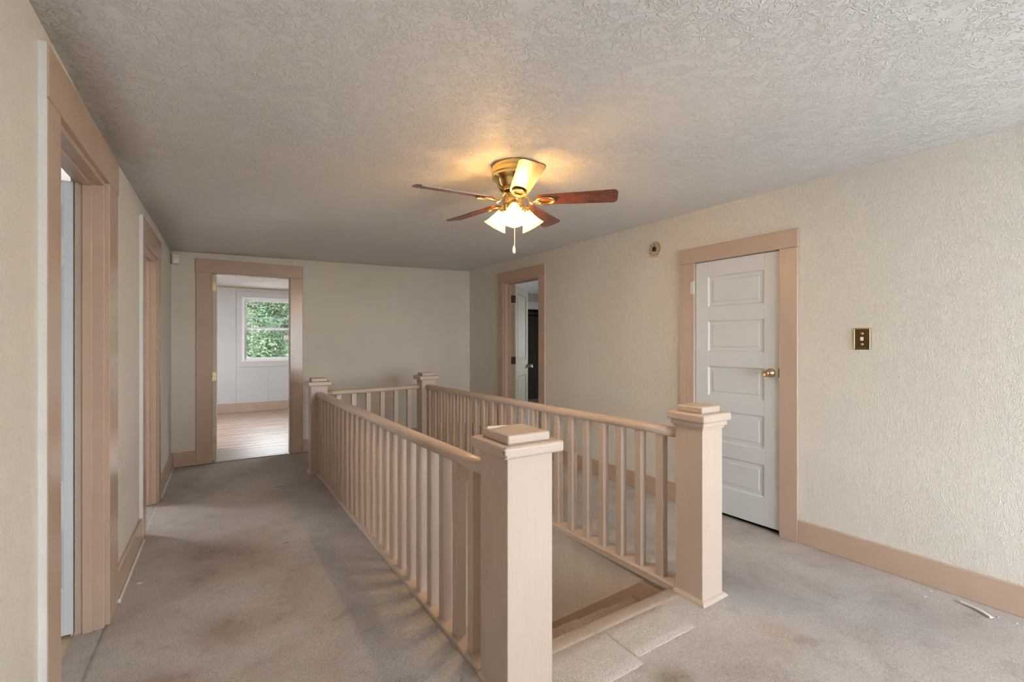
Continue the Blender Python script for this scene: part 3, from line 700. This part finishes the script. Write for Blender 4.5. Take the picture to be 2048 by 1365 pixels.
BS = 0.049
bmb = B(TW, -BS/2, BS/2, -BS/2, BS/2, 0.0, 1.0, 0.0022, 1)
base_bal = None
def baluster(x, y, z0, z1):
    global base_bal
    if base_bal is None:
        bmesh.ops.recalc_face_normals(bmb, faces=bmb.faces)
        me = bpy.data.meshes.new('baluster'); bmb.to_mesh(me); bmb.free(); me.materials.append(MT['rail_tan'])
        base_bal = me
    o = bpy.data.objects.new('baluster', base_bal); C.objects.link(o); o.parent = rail
    o.location = Vector((x, y, z0)) - Vector(rail.location); o.scale = (1, 1, z1-z0); o.rotation_euler = (0, 0, random.uniform(-0.03, 0.03))
def handrail(p, q, w=0.074, h=0.056):
    p, q = Vector(p), Vector(q); d = (q-p).normalized(); s = d.cross(Vector((0, 0, 1))).normalized(); u = Vector((0, 0, 1))
    prof = []
    for i in range(20):
        an = 2*PI*i/20+PI/20; cx_, sy_ = math.cos(an), math.sin(an)
        prof.append((w/2*math.copysign(abs(cx_)**0.8, cx_), -h/2+h/2*(math.copysign(abs(sy_)**(0.9 if sy_ > 0 else 0.55), sy_))))
    L = (q-p).length; k = 12; rings = []
    for i in range(k+1):
        c = p+d*L*i/k+Vector((0, 0, 0.0015*math.sin(i*1.3)))
        rings.append([c+s*a+u*b_ for a, b_ in prof])
    bm = loft(bmesh.new(), rings); return obj('handrail', bm, 'rail_tan', rail, smooth=True)
def plate(p, q, w, z0, z1, off=0.0):
    p, q = Vector(p), Vector(q); d = (q-p).normalized(); s = d.cross(Vector((0, 0, 1))).normalized()
    T = lambda a, b_, c: p+d*a+s*b_+Vector((0, 0, c))
    return obj('base_rail', B(T, 0, (q-p).length, off-w/2, off+w/2, z0, z1, 0.005, 2), 'rail_tan', rail)
# left section
yl0, yl1 = 1.775, 5.045
lx = lambda y: 0.932-0.082*(y-1.7)/3.4
handrail((lx(1.665)+0.002, 1.66, 0.872), (lx(5.12), 5.12, 0.856))
for k in range(23): y = yl0+(yl1-yl0)*k/22; baluster(lx(y), y, 0.02, 0.825)
plate((lx(1.665)+0.005, 1.666, 0), (lx(5.117)+0.005, 5.116, 0), 0.10, -0.025, 0.022)
# right section
rx = lambda y: 2.157-0.105*(y-1.7)/3.4
handrail((rx(1.647), 1.644, 0.896), (rx(5.1), 5.10, 0.878))
for k in range(22): y = 1.775+(5.035-1.775)*k/21; baluster(rx(y), y, 0.02, 0.842)
plate((rx(1.647), 1.648, 0), (rx(5.1), 5.099, 0), 0.10, -0.022, 0.022)
# far section
handrail((0.93, 5.20, 0.858), (1.972, 5.19, 0.876))
for k in range(6): x = 1.055+0.158*k; baluster(x, 5.20-0.002*k, 0.02, 0.826)
plate((0.93, 5.20, 0), (1.972, 5.19, 0), 0.10, -0.025, 0.022)
# nail heads and dark specks
# carpet patches at the head of the stairs
def patch(x0, x1, y0, y1, lbl):
    bm = bmesh.new(); n1, n2 = 12, 6; top = []
    for i in range(n1+1):
        row = []
        for j in range(n2+1):
            fx = [0, 0.012]+[0.012+0.976*q/(n1-2) for q in range(1, n1-1)]+[1]; fy = [0, 0.02]+[0.02+0.96*q/(n2-2) for q in range(1, n2-1)]+[1]
            x = x0+(x1-x0)*fx[i]; y = y0+(y1-y0)*fy[j]
            ed = min(i, n1-i, j, n2-j) == 0
            row.append(bm.verts.new((x+(random.uniform(-0.0015, 0.0015) if ed else 0), y+(random.uniform(-0.0015, 0.0015) if ed else 0), carpet_z(x, y)+(0.0002 if ed else 0.003))))
        top.append(row)
    for i in range(n1):
        for j in range(n2): bm.faces.new((top[i][j], top[i+1][j], top[i+1][j+1], top[i][j+1]))
    r = bmesh.ops.extrude_face_region(bm, geom=bm.faces[:]); bmesh.ops.translate(bm, verts=[v for v in r['geom'] if isinstance(v, bmesh.types.BMVert)], vec=(0, 0, -0.005))
    return obj('carpet_patch', bm, 'carpet_patch', None, lbl, smooth=True, origin=((x0+x1)/2, (y0+y1)/2, 0), cat='carpet', group='carpet patches at the stair head')
patch(1.525, 1.93, 1.385, 1.60, 'right carpet patch at the head of the stairs, beside the right newel')
patch(1.125, 1.52, 1.345, 1.60, 'left carpet patch at the head of the stairs, beside the near newel')
# rolled carpet nosing over the top stair
bm = bmesh.new(); prof = [(1.598, -0.01), (1.598, 0.0034), (1.62, 0.0036), (1.665, 0.0025), (1.678, -0.003), (1.686, -0.012), (1.688, -0.026), (1.687, -0.12), (1.687, -0.165), (1.681, -0.165), (1.681, -0.04), (1.665, -0.01)]
rings = []
for k in range(13):
    x = 1.125+(2.085-1.125)*k/12; wv = 0.003*math.sin(k*1.9)
    rings.append([Vector((x, a+(wv if a > 1.66 else 0), b_)) for a, b_ in prof])
loft(bm, rings); obj('carpet_nosing', bm, 'carpet_edge', None, 'tan carpet strip rolled over the edge of the top stair', smooth=True, origin=(1.6, 1.66, 0), cat='carpet')

# ================================================================== ceiling fan
FC = Vector((1.454, 2.275, 0)); CZ = cz(FC.x, FC.y)
fan = empty('ceiling_fan', (FC.x, FC.y, CZ), 'brass five-blade ceiling fan with three lit frosted glass shades', 'ceiling fan')
def FM(z=0): return Matrix.Translation((FC.x, FC.y, z))
bm = bmesh.new(); lathe(bm, FM(), [(0.10, CZ-0.001), (0.130, CZ-0.001), (0.130, CZ-0.020), (0.127, CZ-0.030), (0.126, CZ-0.045), (0.131, CZ-0.052), (0.131, CZ-0.058), (0.124, CZ-0.066), (0.129, CZ-0.072), (0.127, CZ-0.080), (0.112, CZ-0.092), (0.103, CZ-0.105), (0.096, CZ-0.125), (0.082, CZ-0.148), (0.06, CZ-0.160), (0.02, CZ-0.162)], 48)
obj('motor_housing', bm, 'brass', fan, smooth=True)
bm = bmesh.new(); lathe(bm, FM(), [(0.02, CZ-0.150), (0.064, CZ-0.158), (0.066, CZ-0.172), (0.04, CZ-0.178), (0.02, CZ-0.178)], 32)
obj('rotor', bm, 'brass_dark', fan, smooth=True)
bm = bmesh.new(); lathe(bm, FM(), [(0.02, 2.250), (0.054, 2.258), (0.059, 2.250), (0.056, 2.244), (0.055, 2.205), (0.061, 2.199), (0.063, 2.190), (0.059, 2.178), (0.050, 2.165), (0.034, 2.150), (0.015, 2.140), (0.004, 2.136)], 40)
obj('switch_housing', bm, 'brass', fan, smooth=True)
ZB = 2.214; PITCH = math.radians(13)
def blade_me():
    bm = bmesh.new(); th = 0.006
    prof = []   # outline in (r, w)
    r0, r1 = 0.135, 0.602
    def hw(t): return 0.050+0.016*t
    pts = []
    pts.append((r0, -0.030)); pts.append((r0+0.012, -hw(0)+0.004))
    for k in range(1, 9): t = k/9; pts.append((r0+(r1-0.03-r0)*t, -hw(t)))
    for a in range(5): an = -PI/2+a*PI/8; pts.append((r1-0.03+0.03*math.cos(an), -hw(1)+0.03+0.03*math.sin(an)))
    full = pts+[(a, -b_) for a, b_ in reversed(pts)]
    lo = [bm.verts.new((a, b_, -th/2)) for a, b_ in full]; hi = [bm.verts.new((a, b_, th/2)) for a, b_ in full]
    bm.faces.new(lo); bm.faces.new(list(reversed(hi)))
    for i in range(len(full)): j = (i+1) % len(full); bm.faces.new((lo[i], lo[j], hi[j], hi[i]))
    bmesh.ops.recalc_face_normals(bm, faces=bm.faces)
    me = bpy.data.meshes.new('blade'); bm.to_mesh(me); bm.free(); me.materials.append(MT['blade_wood']); return me
def iron_me():
    bm = bmesh.new()
    ring = [Vector((0.183+0.056*math.cos(a), 0.036*math.sin(a), -0.010)) for a in [2*PI*k/28 for k in range(28)]]
    tube(bm, ring, 0.0062, 8, True)
    ring = [Vector((0.183+0.047*math.cos(a), 0.028*math.sin(a), -0.007)) for a in [2*PI*k/28 for k in range(28)]]
    tube(bm, ring, 0.0035, 6, True)
    tube(bm, [(0.052, 0, 0.040), (0.065, 0, 0.036), (0.078, 0.002, 0.018), (0.088, 0.002, -0.008), (0.105, 0, -0.018), (0.130, 0, -0.011)], 0.007, 8, rv=[0.010, 0.010, 0.0075, 0.0075, 0.009, 0.007])
    box(bm, TW, 0.128, 0.150, -0.014, 0.014, -0.014, -0.004, 0.003, 2)
    bmesh.ops.recalc_face_normals(bm, faces=bm.faces)
    me = bpy.data.meshes.new('blade_bracket'); bm.to_mesh(me); bm.free(); me.materials.append(MT['brass'])
    for p in me.polygons: p.use_smooth = True
    return me
bme, ime = blade_me(), iron_me()
for k in range(5):
    az = math.radians(-41.8+72*k)
    Rz = Matrix.Rotation(az, 4, 'Z') @ Matrix.Rotation(PITCH*-1, 4, 'X')
    o = bpy.data.objects.new('blade', bme); C.objects.link(o); o.parent = fan
    o.matrix_local = Matrix.Translation((0, 0, ZB-CZ)) @ Rz
    i_ = bpy.data.objects.new('bracket', ime); C.objects.link(i_); i_.parent = o
    i_['label'] = 'brass blade bracket with oval ring'
# lights
def shade_me():
    bm = bmesh.new(); prof = [(0.024, 0.0), (0.029, -0.012), (0.034, -0.03), (0.041, -0.05), (0.050, -0.072), (0.057, -0.088), (0.064, -0.100), (0.070, -0.110)]
    inn = [(r-0.003, z) for r, z in reversed(prof)]
    pr = prof+[(0.070, -0.112)]+inn; k = 40; rings = []
    for r, z in pr:
        rings.append([Vector((r*(1+0.03*math.cos(8*2*PI*i/k)*max(0, (-z-0.05)/0.06))*math.cos(2*PI*i/k), r*(1+0.03*math.cos(8*2*PI*i/k)*max(0, (-z-0.05)/0.06))*math.sin(2*PI*i/k), z)) for i in range(k)])
    loft(bm, rings, True, False); bmesh.ops.recalc_face_normals(bm, faces=bm.faces)
    me = bpy.data.meshes.new('glass_shade'); bm.to_mesh(me); bm.free(); me.materials.append(MT['shade_glass'])
    for p in me.polygons: p.use_smooth = True
    return me
def holder_me():
    bm = bmesh.new(); lathe(bm, Matrix(), [(0.010, 0.035), (0.018, 0.030), (0.022, 0.018), (0.020, 0.010), (0.030, 0.004), (0.031, -0.010), (0.026, -0.012)], 28)
    bmesh.ops.recalc_face_normals(bm, faces=bm.faces); me = bpy.data.meshes.new('shade_holder'); bm.to_mesh(me); bm.free(); me.materials.append(MT['brass'])
    for p in me.polygons: p.use_smooth = True
    return me
def bulb_me():
    bm = bmesh.new(); lathe(bm, Matrix(), [(0.010, -0.012), (0.013, -0.025), (0.020, -0.040), (0.026, -0.055), (0.026, -0.066), (0.020, -0.078), (0.008, -0.085)], 20)
    bmesh.ops.recalc_face_normals(bm, faces=bm.faces); me = bpy.data.meshes.new('bulb'); bm.to_mesh(me); bm.free(); me.materials.append(MT['bulb_glow'])
    for p in me.polygons: p.use_smooth = True
    return me
sme, hme, ume = shade_me(), holder_me(), bulb_me()
for k in range(3):
    az = math.radians(-90-32.33+120*k); d = Vector((math.cos(az), math.sin(az), 0))
    neck = Vector((0, 0, 2.168-CZ)) + d*0.072
    ax = (d*math.sin(math.radians(34))+Vector((0, 0, -math.cos(math.radians(34)))))   # the shade opens along ax
    M = Matrix.Translation(neck) @ (-ax).to_track_quat('Z', 'Y').to_matrix().to_4x4()
    h = bpy.data.objects.new('shade_holder', hme); C.objects.link(h); h.parent = fan; h.matrix_local = M
    s = bpy.data.objects.new('glass_shade', sme); C.objects.link(s); s.parent = h; s['label'] = 'glowing frosted glass bell shade'
    u = bpy.data.objects.new('bulb', ume); C.objects.link(u); u.parent = h; u['label'] = 'lit light bulb'
    pl = bpy.data.lights.new('bulb_light', 'POINT'); pl.energy = LAMP_W; pl.color = (1.0, 0.72, 0.36); pl.shadow_soft_size = 0.028
    po = bpy.data.objects.new('bulb_light', pl); C.objects.link(po); po.location = fan.location + neck + ax*0.062
ch = obj('pull_chain', tube(bmesh.new(), [(FC.x+0.004, FC.y, 2.14), (FC.x+0.004, FC.y, 1.948)], 0.0022, 6), 'white_plastic', fan, 'thin pale pull cord')
bm = bmesh.new(); lathe(bm, FM(), [(0.002, 1.950), (0.005, 1.945), (0.0085, 1.930), (0.0095, 1.915), (0.0085, 1.905), (0.003, 1.900)], 14)
obj('pull_knob', bm, 'white_edge', ch, smooth=True)

# ================================================================== small things on the walls
# light switch
sw = empty('light_switch', TR(1.228, 0, 1.33), 'dark brass toggle switch plate on the right wall', 'switch')
bm = bmesh.new(); R = [(0, 0.0), (0.002, 0.005), (0.006, 0.006), (0.009, 0.005)]
TS = lambda s, o, z: TR(s, -o, z)
prev = None
s0, s1, z0, z1 = 1.184, 1.272, 1.330, 1.464
rings_panel(bm, TS, s0, s1, z0, z1, [(0, 0.0), (0.002, 0.006), (0.007, 0.0075), (0.010, 0.0065)], 1)
obj('plate', bm, 'brass_dark', sw)
bm = bmesh.new()
for a, b_, c, d in ((s0+0.0015, s0+0.006, z0+0.002, z1-0.002), (s1-0.006, s1-0.0015, z0+0.002, z1-0.002), (s0+0.002, s1-0.002, z1-0.006, z1-0.0015)): box(bm, TS, a, b_, 0.006, 0.0085, c, d, 0.001)
obj('rim', bm, 'brass_aged', sw, 'bright polished rim')
sm_ = (s0+s1)/2; zm_ = (z0+z1)/2
obj('toggle', B(TS, sm_-0.008, sm_+0.008, 0.006, 0.014, zm_-0.012, zm_+0.012, 0.002), 'paper', sw, 'white toggle')
for dz in (-0.033, 0.033):
    c = TS(sm_, 0.006, zm_+dz); M = Matrix.Translation(c) @ (TS(0, 1, 0)-TS(0, 0, 0)).to_track_quat('Z', 'Y').to_matrix().to_4x4()
    obj('screw', lathe(bmesh.new(), M, [(0.009, 0), (0.009, 0.001), (0.006, 0.004), (0.001, 0.005)], 14), 'copper', sw, smooth=True)
# bare mounting base of a smoke detector
c = TR(2.79, 0, 2.22); dn = (TS(0, 1, 0)-TS(0, 0, 0)); M = Matrix.Translation(c) @ dn.to_track_quat('Z', 'Y').to_matrix().to_4x4()
sd = empty('detector_base', c, 'round beige detector mounting base with black plug high on right wall', 'detector base')
obj('base_ring', lathe(bmesh.new(), M, [(0.070, 0), (0.070, 0.006), (0.066, 0.010), (0.060, 0.010), (0.057, 0.005), (0.050, 0.004), (0.02, 0.004), (0.004, 0.004)], 36), 'beige_plastic', sd, smooth=True)
for k in range(9):
    a = 2*PI*k/9+0.3; p = M @ Matrix.Translation((0.055*math.cos(a), 0.055*math.sin(a), 0.006)) @ Matrix.Rotation(a, 4, 'Z')
    obj('slot', B(lambda x, y, z: p @ Vector((x, y, z)), -0.004, 0.004, -0.007, 0.007, -0.001, 0.001), 'raw_wood', sd, 'dark mounting slot')
bm = bmesh.new(); box(bm, lambda x, y, z: M @ Vector((x, y, z)), -0.016, 0.014, -0.020, 0.018, 0.003, 0.022, 0.005, 2)
tube(bm, [M @ Vector(v) for v in ((-0.01, 0, 0.015), (0.005, 0.03, 0.02), (0.0, 0.045, 0.012))], 0.003, 6)
obj('plug', bm, 'black', sd)
tube_b = tube(bmesh.new(), [M @ Vector(v) for v in ((0.0, -0.01, 0.016), (-0.025, -0.018, 0.02), (-0.045, -0.006, 0.008))], 0.0025, 6)
obj('wire', tube_b, 'copper', sd)
# motion sensor in the corner
ms = empty('motion_sensor', (-0.43, 6.19, 2.25), 'small white motion sensor in the upper left far corner', 'sensor')
T45 = frame((-0.462, 6.185), (1, 0.28), (-0.28, 1))
obj('housing', B(T45, -0.025, 0.045, -0.045, 0.03, 2.235, 2.345, 0.010, 3), 'white_plastic', ms)
obj('lens', B(T45, -0.012, 0.032, -0.048, -0.044, 2.245, 2.29, 0.002), 'paper', ms)
obj('indicator', B(T45, 0.008, 0.013, -0.0475, -0.044, 2.312, 2.317), 'black', ms)

# ================================================================== litter
pr = empty('paper_scrap', (0.925, 1.62, 1.0212), 'torn white paper scrap lying on the near newel cap', 'paper scrap')
bm = bmesh.new(); P = [(0.905, 1.615), (0.925, 1.652), (0.990, 1.655), (1.010, 1.630), (0.965, 1.618), (0.940, 1.600)]
lo = [bm.verts.new((x, y, 1.0215+0.004*abs(math.sin(i*1.7)))) for i, (x, y) in enumerate(P)]; hi = [bm.verts.new((v.co.x, v.co.y, v.co.z+0.0006)) for v in lo]
bm.faces.new(lo); bm.faces.new(list(reversed(hi)))
for i in range(6): j = (i+1) % 6; bm.faces.new((lo[i], lo[j], hi[j], hi[i]))
obj('sheet', bm, 'paper', pr)
def ray_floor(u, v):
    t = (u-1024)/910; d = 910*H/(v-686); return d*(0.5348+0.845*t), d*(0.845-0.5348*t)
# curled strip by the right baseboard
x0, y0 = ray_floor(1921, 1208); x1, y1 = ray_floor(1981, 1240)
bm = bmesh.new(); rings = []
dv = Vector((x1-x0, y1-y0, 0)); nv = Vector((-dv.y, dv.x, 0)).normalized()
for k in range(9):
    t = k/8; c = Vector((x0, y0, 0.006))+dv*t+nv*0.012*math.sin(PI*t)
    rings.append([c+nv*a+Vector((0, 0, z)) for a, z in ((-0.004, 0), (0.020, 0.001), (0.020, 0.002), (-0.004, 0.010), (-0.005, 0.009))])
loft(bm, rings); obj('curled_strip', bm, 'paper', None, 'thin white curled strip lying on carpet by right baseboard', origin=(x0, y0, 0), cat='litter')
chips = [(1863, 1184, 'white paint chip on the carpet right against the right baseboard'), (1851, 1196, 'elongated white paint chip left of the curled strip'), (1997, 1236, 'white paint chip just right of the curled strip'), (2034, 1249, 'white paint chip at the lower right edge of the photo'),
         (278, 1168, 'whitish smear chip on the brown carpet by the left baseboard'), (651, 1226, 'tiny white speck on the carpet left of the near railing')]
for i, (u, v, lb) in enumerate(chips):
    x, y = ray_floor(u, v); bm = bmesh.new(); a = random.random()*3; s = (0.009, 0.012, 0.008, 0.009, 0.020, 0.004)[i]; zt = carpet_z(x, y)+0.001
    P = [(math.cos(k*2*PI/6+a)*s*random.uniform(0.5, 1.1), math.sin(k*2*PI/6+a)*s*random.uniform(0.3, 0.7)) for k in range(6)]
    loft(bm, [[Vector((x+p, y+q, zt+z)) for p, q in P] for z in (0, 0.002)])
    obj('paint_chip', bm, 'paper', None, lb, origin=(x, y, 0), cat='paint chip', group='paint chips scattered on the carpet')
for i, (u, v, lb) in enumerate([(558, 974, 'thin dark twig on the carpet toward the far newel post'), (573, 1087, 'short dark twig on the carpet in the middle of the hallway')]):
    x, y = ray_floor(u, v); zt = carpet_z(x, y)+0.003; L = (0.035, 0.014)[i]
    obj('twig', tube(bmesh.new(), [(x-L, y-L*0.2, zt), (x, y, zt+0.002), (x+L, y+L*0.5, zt)], 0.0018, 5), 'raw_wood', None, lb, origin=(x, y, 0), cat='twig', group='twigs on the hallway carpet')

# ================================================================== outdoors
obj('ground', B(TW, -40, 45, -40, 60, -3.05, -3.0), 'grass', kind='structure', label='grassy ground outside the house')
bm = bmesh.new(); loft(bm, [[Vector((x, -2.2, -0.15)), Vector((x, -7.5, -1.1)), Vector((x, -7.5, -1.2)), Vector((x, -2.2, -0.25))] for x in (-6, 9)])
obj('reflector', bm, 'reflector_white', kind='structure', label='added, unseen, light-bouncing white roof outside the windows behind the camera')  # unseen slab added to bounce daylight up onto the hall ceiling
def tree(x, y, h, r, mat, label, nl, seed):
    random.seed(seed)
    root = empty('tree', (x, y, -3.0), label, 'tree', 'trees outside the bedroom window')
    tube_pts = [(x, y, -3.0), (x+0.1, y, -1.5), (x-0.05, y+0.1, 0.2), (x, y, h-3-r)]
    bm = tube(bmesh.new(), tube_pts, 0.2, 8, rv=[0.26, 0.2, 0.16, 0.08])
    for k in range(5):
        a = k*1.3; z = -0.6+k*0.4; tube(bm, [(x, y, z), (x+math.cos(a)*r*0.35, y+math.sin(a)*r*0.35, z+0.7), (x+math.cos(a)*r*0.6, y+math.sin(a)*r*0.6, z+1.2)], 0.06, 6, rv=[0.09, 0.05, 0.02])
    obj('trunk', bm, 'bark', root)
    vs, fs = [], []
    nc = 60
    cl = [(Vector((x+random.uniform(-1, 1)*r*0.8, y+random.uniform(-1, 1)*r*0.8, -1.8+(h-1.5)*k/nc)), random.uniform(0.55, 0.95)) for k in range(nc)]
    for c, cr_ in cl:
        for _ in range(nl//nc):
            d = Vector((random.gauss(0, 1), random.gauss(0, 1), random.gauss(0, 1))).normalized()*cr_*random.random()**0.4
            p = c+d; s = random.uniform(0.035, 0.075)
            u_ = Vector((random.gauss(0, 1), random.gauss(0, 1), random.gauss(0, 0.6))).normalized(); w_ = u_.cross(Vector((random.gauss(0, 1), random.gauss(0, 1), random.gauss(0, 1)))).normalized()
            b0 = len(vs); vs += [p-u_*s, p+w_*s*0.6, p+u_*s, p-w_*s*0.6]; fs.append((b0, b0+1, b0+2, b0+3))
    me = bpy.data.meshes.new('foliage'); me.from_pydata([v-Vector((x, y, -3)) for v in vs], [], fs); me.materials.append(MT[mat])
    o = bpy.data.objects.new('foliage', me); C.objects.link(o); o.parent = root; o['kind'] = 'stuff'
tree(-0.25, 18.6, 7.6, 1.3, 'leaf_light', 'light green tree outside, left side of the bedroom window', 34000, 1)
tree(3.85, 18.8, 7.9, 1.3, 'leaf_dark', 'dark green tree outside, right side of the bedroom window', 34000, 2)
tree(-5.0, 21.0, 7.0, 2.2, 'leaf_light', 'light green tree outside, farthest left', 26000, 3)
tree(1.2, 25.0, 9.5, 3.3, 'leaf_light', 'tall light green tree standing behind the other trees', 90000, 4)
tree(8.8, 21.5, 9.0, 2.2, 'leaf_dark', 'tall dark tree outside, farthest right', 26000, 5)
# wooded hillside closing the view
bm = bmesh.new(); hv = []
for i in range(91):
    row = []
    for j in range(15):
        x = -40+i*1.0; t = j/14
        z = -3.0+(9.5+1.2*math.sin(i*0.35))*math.sin(t*PI*0.5)+0.55*math.sin(i*1.9+j*2.7)*math.sin(j*1.3+i*0.7)
        row.append(bm.verts.new((x+0.4*math.sin(j*2.1), 31+5.0*t*t+0.7*math.sin(i*2.3+j*1.7), z)))
    hv.append(row)
for i in range(90):
    for j in range(14): bm.faces.new((hv[i][j], hv[i+1][j], hv[i+1][j+1], hv[i][j+1]))
obj('wooded_hill', bm, 'leaf_hill', smooth=False, kind='structure', label='wooded hillside beyond the trees outside the bedroom')
for z, lb, rr in ((2.03, 'topmost pale cable crossing outside the bedroom window', 0.016), (1.885, 'middle thin cable crossing outside the bedroom window', 0.007), (1.70, 'lowest cable crossing outside the bedroom window', 0.009)):
    obj('overhead_cable', tube(bmesh.new(), [(-14+28*k/10, 14.0, z+0.0*k) for k in range(11)], rr, 6), 'cable', None, lb, origin=(0, 14, z), cat='cable', group='overhead cables outside the window')
